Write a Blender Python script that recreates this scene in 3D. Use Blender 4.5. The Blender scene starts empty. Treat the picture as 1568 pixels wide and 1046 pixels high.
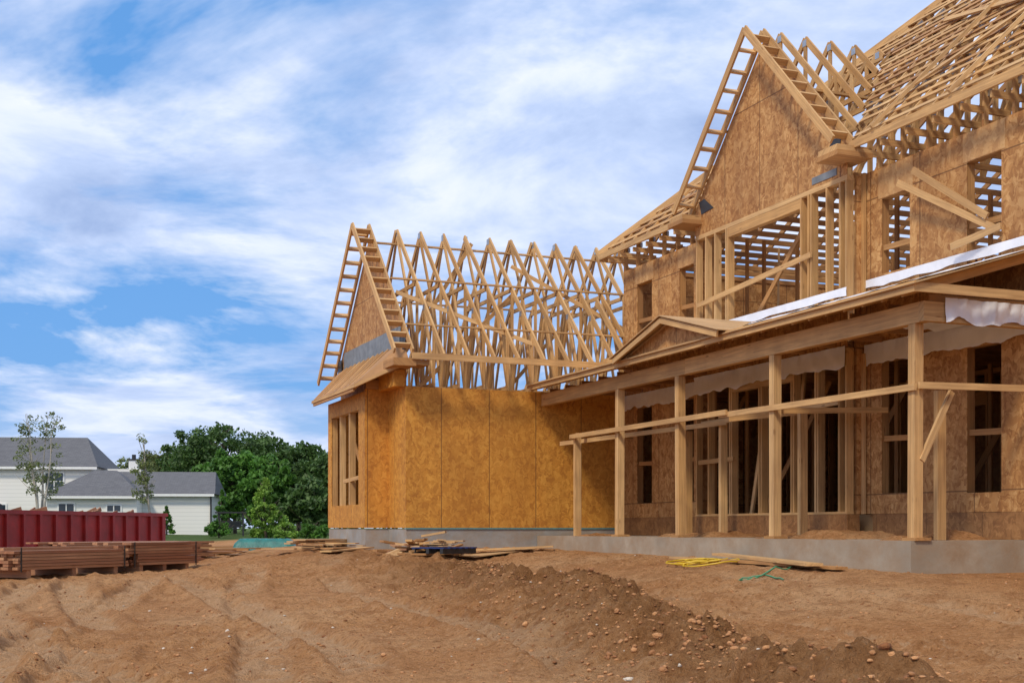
import bpy, math, random
import numpy as np
from mathutils import Vector, Matrix
random.seed(7); np.random.seed(7)
scene=bpy.context.scene
CA,SA=0.927,0.374
YAW=-math.atan2(SA,CA)
def C(s,d): return (CA*s+SA*d, -SA*s+CA*d)
def lerp(a,b,t): return a+(b-a)*t

# ------------------------------------------------------------------ materials
def newmat(name):
    m=bpy.data.materials.new(name); m.use_nodes=True
    nt=m.node_tree; nt.nodes.clear()
    out=nt.nodes.new('ShaderNodeOutputMaterial'); b=nt.nodes.new('ShaderNodeBsdfPrincipled')
    nt.links.new(b.outputs[0],out.inputs[0])
    return m,nt,b
class N:
    def __init__(s,nt): s.nt=nt
    def __call__(s,t,**k):
        n=s.nt.nodes.new(t)
        for a,v in k.items():
            if a=='ins':
                for i,x in v.items():
                    if isinstance(x,bpy.types.NodeSocket): s.nt.links.new(x,n.inputs[i])
                    else: n.inputs[i].default_value=x
            else: setattr(n,a,v)
        return n
    def math(s,op,a,b=0.0,c=0.0,clamp=False):
        return s('ShaderNodeMath',operation=op,use_clamp=clamp,ins={0:a,1:b,2:c}).outputs[0]
    def ramp(s,f,stops,interp='LINEAR'):
        n=s('ShaderNodeValToRGB',ins={0:f}); cr=n.color_ramp; cr.interpolation=interp
        while len(cr.elements)<len(stops): cr.elements.new(0.5)
        for e,(p,c) in zip(cr.elements,stops):
            e.position=p; e.color=(c[0],c[1],c[2],1) if not isinstance(c,(int,float)) else (c,c,c,1)
        return n.outputs[0]
    def mix(s,f,a,b,blend='MIX'):
        n=s('ShaderNodeMix',data_type='RGBA',blend_type=blend)
        for i,x in ((0,f),(6,a),(7,b)):
            if isinstance(x,bpy.types.NodeSocket): s.nt.links.new(x,n.inputs[i])
            else:
                n.inputs[i].default_value= x if i==0 else (x[0],x[1],x[2],1)
        return n.outputs[2]
    def noise(s,vec,scale,detail=4,rough=.55,dist=0.0):
        n=s('ShaderNodeTexNoise',ins={'Vector':vec,'Scale':scale,'Detail':detail,'Roughness':rough,'Distortion':dist}); return n.outputs[0]
    def mapping(s,vec,scale=(1,1,1),rot=(0,0,0),loc=(0,0,0)):
        return s('ShaderNodeMapping',ins={'Vector':vec,'Scale':scale,'Rotation':rot,'Location':loc}).outputs[0]
    def bump(s,h,st,dist,b):
        n=s('ShaderNodeBump',ins={'Height':h,'Strength':st,'Distance':dist}); s.nt.links.new(n.outputs[0],b.inputs['Normal'])

def lumber(name,c1,c2,dark=(.22,.095,.03),rough=.75):
    m,nt,b=newmat(name); n=N(nt)
    uv=n('ShaderNodeTexCoord').outputs['UV']; geo=n('ShaderNodeNewGeometry')
    rnd=geo.outputs['Random Per Island']
    off=n('ShaderNodeCombineXYZ',ins={0:n.math('MULTIPLY',rnd,37.),1:n.math('MULTIPLY',rnd,11.),2:n.math('MULTIPLY',rnd,91.)}).outputs[0]
    v=n('ShaderNodeVectorMath',operation='ADD',ins={0:uv,1:off}).outputs[0]
    g=n.noise(n.mapping(v,(1.2,26,1)),1.0,3,.6,.6)
    base=n.mix(rnd,c1,c2)
    wn=n('ShaderNodeTexWhiteNoise',noise_dimensions='1D',ins={1:rnd}).outputs[0]
    base=n.mix(n.ramp(wn,[(.55,0),(1,.55)]),base,tuple(x*.55 for x in c1))
    col=n.mix(n.ramp(g,[(.35,0),(.7,1)]),base,n.mix(.5,base,dark))
    kn=n('ShaderNodeTexVoronoi',ins={'Vector':n.mapping(v,(1.6,7,1)),'Scale':1.0}).outputs[0]
    col=n.mix(n.ramp(kn,[(.05,.8),(.12,0)]),col,dark)
    st=n.noise(n('ShaderNodeTexCoord').outputs['Object'],1.7,3)
    col=n.mix(n.ramp(st,[(.35,.5),(.6,0)]),col,n.mix(.5,col,(.2,.10,.05)))
    nt.links.new(col,b.inputs['Base Color']); b.inputs['Roughness'].default_value=rough
    return m

def osb(name,a,bb,c,off=0.0,per=1.22,zoff=0.0,seam=.006,seamcol=(.12,.05,.015),zper=2.44,stain=.5,pv=.5):
    m,nt,b=newmat(name); n=N(nt)
    co=n('ShaderNodeTexCoord').outputs['Object']; xyz=n('ShaderNodeSeparateXYZ',ins={0:co})
    s=n.math('ADD',xyz.outputs[0],xyz.outputs[1])
    p=n('ShaderNodeCombineXYZ',ins={0:s,1:xyz.outputs[2],2:n.math('SUBTRACT',xyz.outputs[0],xyz.outputs[1])}).outputs[0]
    wob=n('ShaderNodeTexNoise',ins={'Vector':p,'Scale':5.,'Detail':2.}).outputs[1]
    pw=n('ShaderNodeVectorMath',operation='ADD',ins={0:p,1:n('ShaderNodeVectorMath',operation='SCALE',ins={0:wob,3:.35}).outputs[0]}).outputs[0]
    f1=n('ShaderNodeTexVoronoi',ins={'Vector':n.mapping(pw,(7,20,6)),'Scale':1.}).outputs['Color']
    f2=n('ShaderNodeTexVoronoi',ins={'Vector':n.mapping(pw,(17,7,6),(0,0,.7)),'Scale':1.}).outputs['Color']
    r1=n('ShaderNodeSeparateColor',ins={0:f1}).outputs[0]; r2=n('ShaderNodeSeparateColor',ins={0:f2}).outputs[1]
    fl=n.math('MULTIPLY_ADD',r1,.5,n.math('MULTIPLY',r2,.5))
    col=n.ramp(fl,[(.12,a),(.5,bb),(.88,c)])
    q=n.math('DIVIDE',n.math('SUBTRACT',s,off),per); fr=n.math('FRACT',n.math('ADD',q,100.)); fl_=n.math('FLOOR',q)
    qz=n.math('DIVIDE',n.math('SUBTRACT',xyz.outputs[2],zoff),zper); fz=n.math('FRACT',n.math('ADD',qz,100.)); flz=n.math('FLOOR',qz)
    wn=n('ShaderNodeTexWhiteNoise',noise_dimensions='2D',ins={0:n('ShaderNodeCombineXYZ',ins={0:fl_,1:flz}).outputs[0]}).outputs[0]
    col=n.mix(n.math('MULTIPLY',wn,pv),col,n.mix(.6,col,a))
    big=n.noise(n.mapping(p,(1,.45,1)),1.3,5,.6)
    col=n.mix(n.math('MULTIPLY',n.ramp(big,[(.38,1),(.62,0)]),stain),col,n.mix(.65,col,(a[0]*.55,a[1]*.5,a[2]*.6)))
    d1=n.math('MINIMUM',fr,n.math('SUBTRACT',1.,fr)); d2=n.math('MINIMUM',fz,n.math('SUBTRACT',1.,fz))
    m1=n.math('LESS_THAN',d1,seam/per); m2=n.math('LESS_THAN',d2,seam/zper)
    col=n.mix(n.math('MULTIPLY',n.math('MAXIMUM',m1,m2),.75),col,seamcol)
    nt.links.new(col,b.inputs['Base Color']); b.inputs['Roughness'].default_value=.72
    return m

def plain(name,col,rough=.6,var=.25,scale=4.,metal=0.,bump=.1,col2=None):
    m,nt,b=newmat(name); n=N(nt); co=n('ShaderNodeTexCoord').outputs['Object']
    f=n.noise(co,scale,4,.6)
    c=n.mix(n.ramp(f,[(.3,0),(.7,1)]),tuple(x*(1-var) for x in col),tuple(min(1,x*(1+var*.6)) for x in col))
    if col2: c=n.mix(n.ramp(n.noise(co,2.1,6,.7),[(.38,0),(.7,.8)]),c,col2)
    nt.links.new(c,b.inputs['Base Color']); b.inputs['Roughness'].default_value=rough; b.inputs['Metallic'].default_value=metal
    n.bump(n.noise(co,scale*6,3),bump,.02,b); return m

M={}
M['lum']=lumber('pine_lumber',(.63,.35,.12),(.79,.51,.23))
M['lumd']=lumber('brown_lumber',(.43,.20,.06),(.58,.31,.11))  # second pine tone, darker brown, mostly for inner framing
M['redlum']=lumber('red_lumber',(.36,.15,.07),(.56,.30,.15),dark=(.15,.05,.025))
M['osbw']=osb('osb_wing',(.44,.17,.020),(.62,.27,.035),(.75,.37,.06),off=35.67,per=1.12,zoff=-3,zper=7,stain=.35,seam=.010)
M['osbm']=osb('osb_main',(.32,.135,.036),(.53,.265,.085),(.70,.41,.16),off=39.6,zoff=.55,seam=.011)
M['osbh']=osb('osb_header',(.46,.24,.09),(.60,.34,.13),(.72,.46,.2),off=3,per=50,zper=50)
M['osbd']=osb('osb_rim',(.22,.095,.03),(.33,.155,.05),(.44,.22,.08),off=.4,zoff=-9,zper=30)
M['ply']=plain('plywood',(.54,.33,.15),.7,.2,1.6)
M['pent']=plain('brown_plywood',(.42,.22,.09),.8,.25,2.2)  # browner plywood tone for the pent roof deck
M['conc']=plain('stained_concrete',(.38,.31,.23),.85,.2,1.4,bump=.3,col2=(.30,.19,.105))
M['concb']=plain('foundation_concrete',(.33,.32,.30),.85,.25,1.6,bump=.3,col2=(.32,.23,.15))
M['white']=plain('white_membrane',(.80,.81,.86),.5,.10,3.)
M['tarp']=plain('gray_felt',(.20,.22,.24),.55,.3,5.)
M['black']=plain('black_felt',(.03,.03,.035),.5,.3,5.)
M['plate']=plain('galvanized_plate',(.45,.47,.5),.4,.2,9.,metal=.7)
M['seal']=plain('sill_seal',(.10,.26,.26),.6,.2,9.)

# ------------------------------------------------------------------ mesh builder
class G:
    def __init__(s): s.v=[];s.f=[];s.uv=[]
SG=np.array([[(1 if i&4 else -1),(1 if i&2 else -1),(1 if i&1 else -1)] for i in range(8)],float)
FC=[(0,1,3,2),(4,6,7,5),(0,4,5,1),(2,3,7,6),(0,2,6,4),(1,5,7,3)]
groups={}
def grp(owner,part,mat):
    k=(owner,part,mat)
    if k not in groups: groups[k]=G()
    return groups[k]
def prism(g,c,ax,ay,az):
    A=np.array([ax,ay,az],float); c=np.array(c,float)
    P=c+SG@A; L=np.linalg.norm(A,axis=1); o=np.argsort(-L)
    b=len(g.v); g.v.extend(P.tolist())
    U=SG[:,o[0]]*L[o[0]]; V=SG[:,o[1]]*L[o[1]]+SG[:,o[2]]*L[o[2]]
    for f in FC:
        g.f.append(tuple(b+i for i in f)); g.uv.extend([(U[i],V[i]) for i in f])
def box(g,x0,x1,y0,y1,z0,z1):
    prism(g,((x0+x1)/2,(y0+y1)/2,(z0+z1)/2),(abs(x1-x0)/2,0,0),(0,abs(y1-y0)/2,0),(0,0,abs(z1-z0)/2))
def beam(g,p,q,w=.04,h=.09,side=None,jit=.002):
    p=Vector(p);q=Vector(q);d=q-p;L=d.length
    if L<1e-4:return
    d/=L
    if side is None: side=d.cross(Vector((0,0,1)));side=side.normalized() if side.length>.05 else Vector((1,0,0))
    else: side=Vector(side); side=(side-d*side.dot(d)).normalized()
    up=side.cross(d)
    w+=random.uniform(-jit,jit);h+=random.uniform(-jit,jit)
    o=side*random.uniform(-jit,jit)
    prism(g,(p+q)/2+o,side*w/2,d*L/2,up*h/2)
def poly(g,pts):
    b=len(g.v); g.v.extend([list(p) for p in pts]); g.f.append(tuple(range(b,b+len(pts)))); g.uv.extend([(p[0]+p[1],p[2]) for p in pts])
def slab(g,pts,t):
    pts=[Vector(p) for p in pts]; t=Vector(t); q=[p+t for p in pts]; n=len(pts)
    nn=(pts[1]-pts[0]).cross(pts[2]-pts[0])
    if nn.dot(t)>0: a,bq=pts[::-1],q
    else: a,bq=pts,q[::-1]
    poly(g,a); poly(g,bq)
    for i in range(n):
        j=(i+1)%n; f=[pts[i],pts[j],q[j],q[i]]
        if nn.dot(t)<=0:f=f[::-1]
        poly(g,f)
def tube(g,pts,radii,n=7):
    pts=[Vector(p) for p in pts]
    b=len(g.v)
    for i,p in enumerate(pts):
        d=(pts[min(i+1,len(pts)-1)]-pts[max(i-1,0)]).normalized()
        a=d.orthogonal().normalized(); c=d.cross(a)
        if abs(d.z)<.9:
            a=d.cross(Vector((0,0,1))).normalized(); c=d.cross(a)
        for k in range(n):
            th=2*math.pi*k/n
            g.v.append(list(p+(a*math.cos(th)+c*math.sin(th))*radii[i]))
    for i in range(len(pts)-1):
        for k in range(n):
            f=(b+i*n+k,b+i*n+(k+1)%n,b+(i+1)*n+(k+1)%n,b+(i+1)*n+k)
            g.f.append(f); g.uv.extend([(k/n,i),(k/n+.1,i),(k/n+.1,i+1),(k/n,i+1)])
owners={}
def owner(name,loc=(0,0,0),rz=0.0):
    e=bpy.data.objects.new(name,None); scene.collection.objects.link(e); e.location=loc; e.rotation_euler=(0,0,rz)
    e.empty_display_size=.3; owners[name]=e; return name
def mkmesh(name,v,f,uv=None,mat=None,smooth=False):
    me=bpy.data.meshes.new(name); me.from_pydata(v,[],f)
    if uv:
        l=me.uv_layers.new(name='UVMap'); l.data.foreach_set('uv',np.array(uv,np.float32).ravel())
    if mat: me.materials.append(mat)
    if smooth: me.polygons.foreach_set('use_smooth',[True]*len(me.polygons))
    me.update(); o=bpy.data.objects.new(name,me); scene.collection.objects.link(o); return o
def flush():
    for (ow,part,mat),g in groups.items():
        if not g.v: continue
        smooth = part.startswith('s_'); nm=part[2:] if smooth else part
        o=mkmesh(nm,g.v,g.f,g.uv,M[mat],smooth); o.parent=owners[ow]
    groups.clear()

# ------------------------------------------------------------------ terrain
def hsh(ix,iy,s):
    a=np.sin(ix*127.1+iy*311.7+s*74.7)*43758.5453; return a-np.floor(a)
def vn(x,y,s=0):
    ix=np.floor(x);iy=np.floor(y);fx=x-ix;fy=y-iy
    fx=fx*fx*(3-2*fx);fy=fy*fy*(3-2*fy)
    a=hsh(ix,iy,s);b=hsh(ix+1,iy,s);c=hsh(ix,iy+1,s);d=hsh(ix+1,iy+1,s)
    return (a+(b-a)*fx)+((c+(d-c)*fx)-(a+(b-a)*fx))*fy
def fbm(x,y,s=0,o=4):
    r=0;a=.5;t=0
    for i in range(o):
        ca,sa=math.cos(i*1.1+.3),math.sin(i*1.1+.3)
        r=r+a*vn((x*ca-y*sa)*2**i+i*17.3,(x*sa+y*ca)*2**i-i*9.1,s+i); t+=a; a*=.5
    return r/t
def sstep(x): x=np.clip(x,0,1); return x*x*(3-2*x)
def rectd(x,y,x0,x1,y0,y1):
    dx=np.maximum(np.maximum(x0-x,x-x1),0);dy=np.maximum(np.maximum(y0-y,y-y1),0);return np.hypot(dx,dy)
berm=[(7.7,24.0),(7.2,21.0),(6.9,17.8),(6.6,14.5),(5.9,11.8),(5.3,9.3),(4.9,7.6),(4.3,4)]
bhs=[.10,.22,.34,.38,.36,.32,.30,.25]
def segd(x,y,a,b):
    ax,ay=a;bx,by=b;dx,dy=bx-ax,by-ay;L2=dx*dx+dy*dy
    t=np.clip(((x-ax)*dx+(y-ay)*dy)/L2,0,1); return np.hypot(x-ax-t*dx,y-ay-t*dy),t
def bermw(x,y):
    best=np.full(np.shape(x),99.);hh=np.zeros(np.shape(x))
    for i in range(len(berm)-1):
        d,t=segd(x,y,berm[i],berm[i+1])
        h=lerp(bhs[i],bhs[i+1],t)
        m=d<best; best=np.where(m,d,best);hh=np.where(m,h,hh)
    return best,hh
tracks=[]
def addtrack(p,q,off=1.7):
    a=C(*p);b=C(*q);dx,dy=b[0]-a[0],b[1]-a[1];L=math.hypot(dx,dy);nx,ny=-dy/L*off,dx/L*off
    tracks.append((a,b)); tracks.append(((a[0]+nx,a[1]+ny),(b[0]+nx,b[1]+ny)))
addtrack((-3.5,8),(-7.0,24)); addtrack((-.9,7),(-6.0,24)); addtrack((.9,8),(-4.0,27)); addtrack((6.2,11),(3.0,19)); addtrack((-1.6,8),(-8.4,19))
def trackf(x,y):
    dep=0;lit=0
    for i,(a,b) in enumerate(tracks):
        dx,dy=b[0]-a[0],b[1]-a[1];L=math.hypot(dx,dy)
        px,py=x-a[0],y-a[1]; al=(px*dx+py*dy)/L; sd=(px*dy-py*dx)/L+ .3*np.sin(al*.35+i*.8)
        al_=sstep(al/1.)*sstep((L-al)/2.)*sstep((fbm(x*.5+i,y*.5,31,2)-.25)/.15)
        inside=sstep((.27-np.abs(sd))/.07)*al_
        edge=np.exp(-((np.abs(sd)-.34)/.08)**2)*al_
        tr=np.sin(al*2*math.pi/.33+np.abs(sd)*16)
        dep=dep+inside*(-.05+tr*.026)+edge*.055; lit=np.maximum(lit,inside*(.65+tr*.35))
    return dep,lit
def height(x,y,full=False):
    x=np.asarray(x,float);y=np.asarray(y,float)
    d=SA*x+CA*y; s=CA*x-SA*y
    zb=np.interp(d,[-30,8,14,24,36,60,90,400],[-1.20,-1.20,-1.12,-.95,-.92,-.62,-.42,-.9])
    zh=np.interp(y,[0,13.9,21,26.6,40],[-.66,-.62,-.50,-.48,-.48])
    D=np.minimum(rectd(x,y,11.33,40,13.9,60),rectd(x,y,13.5,40,-10,20)); D=np.minimum(D,rectd(x,y,7.7,40,26.6,33))
    w=sstep(1-D/4.8); z=zb+(zh-zb)*w
    near=sstep((45-d)/10)*sstep(D/.5+.25)
    z=z+near*(fbm(x*.35,y*.35,3,3)-.5)*.16
    z=z+(fbm(x*.05,y*.05,5,3)-.5)*.5*sstep((d-45)/30)
    bd,bh=bermw(x,y)
    wn=.9+.5*(fbm(x*.8,y*.8,9,3)-.5)*2
    prof=np.exp(-(bd/(.75*wn))**2)
    lump=fbm(x*2.2,y*2.2,11,4)
    z=z+prof*bh*(.2+1.6*lump)*near
    rough=.30+.75*sstep((fbm(x*.3,y*.3,21,2)-.40)/.25)+1.7*np.exp(-(bd/1.0)**2)
    cl=np.abs(fbm(x*3.1,y*3.1,13,4)-.5)*2
    z=z+near*rough*((cl*.08)+(fbm(x*9,y*9,15,3)-.5)*.075+(fbm(x*4.5,y*4.5,19,2)-.5)*.065)
    dep,lit=trackf(x,y)
    z=z+near*dep*(1-prof)
    if full: return z,prof,lit*(1-prof)
    return z
def gz(x,y): return float(height(np.array([x]),np.array([y]))[0])
def axis(segs,far0,far1):
    a=[]
    for lo,hi,st_ in segs: a+=list(np.arange(lo,hi,st_))
    s=segs[-1][2]
    while a[-1]<far1: s*=1.25; a.append(a[-1]+s)
    s=segs[0][2]
    while a[0]>far0: s*=1.25; a.insert(0,a[0]-s)
    return np.array(a)
xs=axis([(-8,-3,.08),(-3,10.5,.042),(10.5,13.6,.08)],-1500,1500); ys=axis([(5.8,17,.042),(17,29,.085)],-300,2500)
X,Y=np.meshgrid(xs,ys); Z,PR,LT=height(X,Y,True)
nx,ny=len(xs),len(ys)
co=np.stack([X.ravel(),Y.ravel(),Z.ravel()],1).astype(np.float32)
idx=np.arange(nx*ny).reshape(ny,nx)
q=np.stack([idx[:-1,:-1].ravel(),idx[:-1,1:].ravel(),idx[1:,1:].ravel(),idx[1:,:-1].ravel()],1).astype(np.int32)
me=bpy.data.meshes.new('ground'); me.vertices.add(len(co)); me.vertices.foreach_set('co',co.ravel())
me.loops.add(q.size); me.loops.foreach_set('vertex_index',q.ravel())
me.polygons.add(len(q)); me.polygons.foreach_set('loop_start',np.arange(0,q.size,4,dtype=np.int32)); me.polygons.foreach_set('loop_total',np.full(len(q),4,np.int32))
me.update(); me.validate(); me.polygons.foreach_set('use_smooth',[True]*len(q))
bd,bh=bermw(X,Y)
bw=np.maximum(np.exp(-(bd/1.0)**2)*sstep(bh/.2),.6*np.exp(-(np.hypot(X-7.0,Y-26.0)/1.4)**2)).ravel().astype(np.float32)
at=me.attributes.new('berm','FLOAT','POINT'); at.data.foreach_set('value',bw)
at=me.attributes.new('track','FLOAT','POINT'); at.data.foreach_set('value',LT.ravel().astype(np.float32))
ground=bpy.data.objects.new('ground',me); scene.collection.objects.link(ground)
def dirtcol(n,co_):
    big=n.noise(co_,.35,4,.6,.4); med=n.noise(co_,2.2,6,.68); fine=n.noise(co_,17.,6,.75)
    c=n.ramp(big,[(.3,(.60,.27,.10)),(.5,(.70,.35,.145)),(.7,(.78,.44,.21))])
    c=n.mix(n.ramp(med,[(.38,.55),(.53,0)]),c,(.42,.175,.06))
    c=n.mix(n.ramp(fine,[(.36,.7),(.48,0)]),c,(.30,.12,.04))
    c=n.mix(n.ramp(fine,[(.55,0),(.68,.55)]),c,(.88,.60,.36))
    return c,big,med,fine
m,nt,b=newmat('dirt_and_grass'); n=N(nt); co_=n('ShaderNodeTexCoord').outputs['Object']
c,big,med,fine=dirtcol(n,co_)
ta=n('ShaderNodeAttribute',attribute_name='track').outputs['Fac']; c=n.mix(n.math('MULTIPLY',ta,.6,clamp=True),c,n.mix(fine,(.60,.34,.16),(.92,.64,.40)))
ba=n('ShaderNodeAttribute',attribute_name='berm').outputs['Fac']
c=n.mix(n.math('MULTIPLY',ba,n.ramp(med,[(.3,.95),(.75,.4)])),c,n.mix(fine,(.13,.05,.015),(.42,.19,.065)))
xyz=n('ShaderNodeSeparateXYZ',ins={0:co_}); dd=n.math('MULTIPLY_ADD',xyz.outputs[0],SA,n.math('MULTIPLY',xyz.outputs[1],CA))
dn=n.math('MULTIPLY_ADD',n.noise(co_,.12,4),20.,dd)
gr=n.mix(n.noise(co_,1.2,4),(.05,.10,.02),(.14,.19,.05))
c=n.mix(n.ramp(n.math('DIVIDE',dn,120.),[(.52,0),(.57,1)]),c,gr)
nt.links.new(c,b.inputs['Base Color']); b.inputs['Roughness'].default_value=.95; b.inputs['Specular IOR Level'].default_value=.12
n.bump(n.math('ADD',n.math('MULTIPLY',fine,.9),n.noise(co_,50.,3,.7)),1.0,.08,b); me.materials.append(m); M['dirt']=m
# clods
m2,nt,b=newmat('dirt_clod'); n=N(nt); rnd=n('ShaderNodeNewGeometry').outputs['Random Per Island']
cc=n.mix(rnd,(.26,.10,.034),(.62,.31,.13)); cc=n.mix(n.math('GREATER_THAN',rnd,.975),cc,(.68,.58,.46))
nt.links.new(cc,b.inputs['Base Color']); b.inputs['Roughness'].default_value=.95
n.bump(n.noise(n('ShaderNodeTexCoord').outputs['Object'],50.,3),.8,.03,b)
ph=(1+5**.5)/2
ico=np.array([(-1,ph,0),(1,ph,0),(-1,-ph,0),(1,-ph,0),(0,-1,ph),(0,1,ph),(0,-1,-ph),(0,1,-ph),(ph,0,-1),(ph,0,1),(-ph,0,-1),(-ph,0,1)])/1.9
icf=[(0,11,5),(0,5,1),(0,1,7),(0,7,10),(0,10,11),(1,5,9),(5,11,4),(11,10,2),(10,7,6),(7,1,8),(3,9,4),(3,4,2),(3,2,6),(3,6,8),(3,8,9),(4,9,5),(2,4,11),(6,2,10),(8,6,7),(9,8,1)]
nC=8000; pts=[]
while len(pts)<nC:
    if random.random()<.4:
        i=random.randrange(1,len(berm)-1);t=random.random();x=lerp(berm[i][0],berm[i+1][0],t)+random.gauss(0,.6);y=lerp(berm[i][1],berm[i+1][1],t)+random.gauss(0,.6);sz=abs(random.gauss(0,.012))+.007
        if random.random()<.015: sz*=2
    else:
        d=random.uniform(8.5,26);s=random.uniform(-.43,.43)*d;x,y=C(s,d);sz=abs(random.gauss(0,.007))+.006
    if (x>11.2 and y>13.8) or (y>26.4 and x>7.5) or x>13.2: continue
    pts.append((x,y,min(sz,.04)))
P=np.array(pts);zz=height(P[:,0],P[:,1])
vs=[];fs=[]
for i in range(nC):
    r=P[i,2];b0=len(vs)
    sc=np.random.uniform(.65,1.25,(12,1))*r*np.array([[random.uniform(.8,1.4),random.uniform(.8,1.4),random.uniform(.5,.9)]])
    vv=ico*sc+np.array([P[i,0],P[i,1],zz[i]+r*.1]); vs.extend(vv.tolist()); fs.extend([(a+b0,b_+b0,c_+b0) for a,b_,c_ in icf])
mkmesh('dirt_clods',vs,fs,None,m2,True)
# loose dirt lying on the porch slab
xx=np.arange(11.36,13.4,.06);yy=np.arange(14.3,26.5,.06);XX,YY=np.meshgrid(xx,yy)
edge=sstep((XX-11.36)/.3)*sstep((13.4-XX)/.3)*sstep((YY-14.3)/.5)*sstep((26.5-YY)/.5)
ZZ=-.20+edge*(sstep((fbm(XX*.7,YY*.7,41,3)-.42)/.2)*(.05+.16*fbm(XX*3,YY*3,43,4)))
ii=np.arange(XX.size).reshape(XX.shape)
qq=np.stack([ii[:-1,:-1].ravel(),ii[:-1,1:].ravel(),ii[1:,1:].ravel(),ii[1:,:-1].ravel()],1)
mkmesh('dirt_pile',np.stack([XX.ravel(),YY.ravel(),ZZ.ravel()],1).tolist(),qq.tolist(),None,M['dirt'],True)

# ------------------------------------------------------------------ house under construction
H=owner('timber_frame_house')
L=lambda part,mat='lum':grp(H,part,mat)
def wallx(g,u,th,v0,v1,z0,z1,ops):
    vb=sorted({v0,v1,*[o[0] for o in ops],*[o[1] for o in ops]})
    for a,b in zip(vb[:-1],vb[1:]):
        cuts=sorted([(o[2],o[3]) for o in ops if o[0]<(a+b)/2<o[1]]); z=z0
        for c0,c1 in cuts:
            if c0>z: box(g,u,u+th,a,b,z,c0)
            z=c1
        if z1>z: box(g,u,u+th,a,b,z,z1)
def studsx(g,u,v0,v1,z0,z1,ops=(),sp=.405,dep=.14):
    v=v0+.02
    while v<v1:
        segs=[(z0,z1)]
        for o in ops:
            if o[0]-.02<v<o[1]+.02:
                segs=[s for a,b in segs for s in ((a,min(b,o[2])),(max(a,o[3]),b)) if s[1]-s[0]>.05]
        for a,b in segs: beam(g,(u+dep/2,v,a),(u+dep/2,v,b),.04,dep,side=(0,1,0))
        v+=sp
    box(g,u,u+dep,v0,v1,z0-.04,z0); box(g,u,u+dep,v0,v1,z1,z1+.08)
    for o in ops:
        for vv in (o[0]-.03,o[1]+.03): beam(g,(u+dep/2,vv,z0),(u+dep/2,vv,z1),.045,dep+.004,side=(0,1,0))
        box(g,u+.002,u+dep,o[0],o[1],o[2]-.045,o[2]-.002); box(g,u+.002,u+dep,o[0],o[1],o[3]+.002,o[3]+.25)
UF=13.5
F1,C1,F2,WT=.23,2.9,3.25,5.9
opsR=[(16.58,17.28,.56,2.72),(14.58,15.29,.52,2.68),(16.58,17.28,4.15,5.38),(14.58,15.29,3.92,5.45),
      (12.2,12.95,.52,2.68),(12.2,12.95,3.92,5.45),(9.8,10.6,.52,2.68),(9.8,10.6,3.92,5.45),(7.4,8.2,.52,2.68),(7.4,8.2,3.92,5.45)]
opsL=[(25.2,25.9,.55,2.7),(23.37,23.97,.55,2.7),(25.2,25.9,4.2,5.48),(23.37,23.97,4.2,5.48)]
wallx(L('front_sheathing','osbm'),UF,.015,5,17.73,F1,WT,opsR)
wallx(L('front_sheathing','osbm'),UF,.015,22.7,26.57,F1,WT,opsL)
for ops,(a,b) in ((opsR,(5,17.73)),(opsL,(22.7,26.57))):
    lo=[o for o in ops if o[2]<2]; hi=[o for o in ops if o[2]>2]
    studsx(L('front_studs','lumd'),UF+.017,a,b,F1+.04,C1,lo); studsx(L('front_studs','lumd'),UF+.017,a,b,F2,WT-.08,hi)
    for o in ops:
        box(L('header_panels','osbh'),UF-.006,UF-.001,o[0]-.08,o[1]+.08,o[3]+.01,min(o[3]+.5,WT-.01) if o[2]>3 else o[3]+.1)
        box(L('sill_panels','osbm'),UF-.0055,UF-.001,o[0]-.01,o[1]+.01,max(o[2]-.42,F1+.005),o[2]-.01)
        beam(L('window_braces','lumd'),(UF+.06,o[0],(o[2]+o[3])/2-.2),(UF+.06,o[1],(o[2]+o[3])/2-.18),.04,.09)
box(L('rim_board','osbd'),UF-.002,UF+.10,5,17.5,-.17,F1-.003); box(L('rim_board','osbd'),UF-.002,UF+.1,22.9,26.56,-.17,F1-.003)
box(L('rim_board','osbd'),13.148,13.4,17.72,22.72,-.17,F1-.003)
box(L('foundation','concb'),UF+.01,25.5,5,26.56,-1.0,-.171)
box(L('ground_floor','ply'),UF+.11,25.4,5.05,26.5,-.1,F1-.01)
box(L('upper_floor','ply'),UF+.17,25.4,5.05,26.5,F2-.06,F2-.035)
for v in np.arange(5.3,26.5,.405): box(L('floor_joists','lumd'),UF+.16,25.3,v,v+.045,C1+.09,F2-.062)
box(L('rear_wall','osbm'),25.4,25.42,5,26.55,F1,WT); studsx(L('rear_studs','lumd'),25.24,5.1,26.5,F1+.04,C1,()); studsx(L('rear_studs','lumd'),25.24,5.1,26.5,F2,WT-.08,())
box(L('end_wall','osbm'),UF+.02,25.39,26.555,26.57,F1,WT); box(L('end_wall','osbm'),UF+.02,25.39,5,5.015,F1,WT)
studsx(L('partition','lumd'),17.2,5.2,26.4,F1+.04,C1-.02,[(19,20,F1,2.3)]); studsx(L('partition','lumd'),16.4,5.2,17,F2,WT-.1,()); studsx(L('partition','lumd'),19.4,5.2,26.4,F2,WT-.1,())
wallx(L('dark_backing_board','osbd'),19.5,.012,5.2,26.4,F1,C1,[])  # closed wall added inside to keep the ground-floor openings dark
for v in (13.2,17.9,22.6):
    for u in np.arange(13.9,19.4,.405):
        for a,b in ((F1,C1),(F2,WT)):
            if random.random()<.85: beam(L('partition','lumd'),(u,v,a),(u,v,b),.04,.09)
for v0 in (14.0,16,19,21.5,24.5):
    beam(L('temporary_brace','lum'),(14.3,v0,F2),(15.2,v0+1.3,WT-.1),.04,.09); beam(L('temporary_brace','lumd'),(14.2,v0+.4,F1),(14.9,v0-.9,C1-.1),.04,.09)
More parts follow.
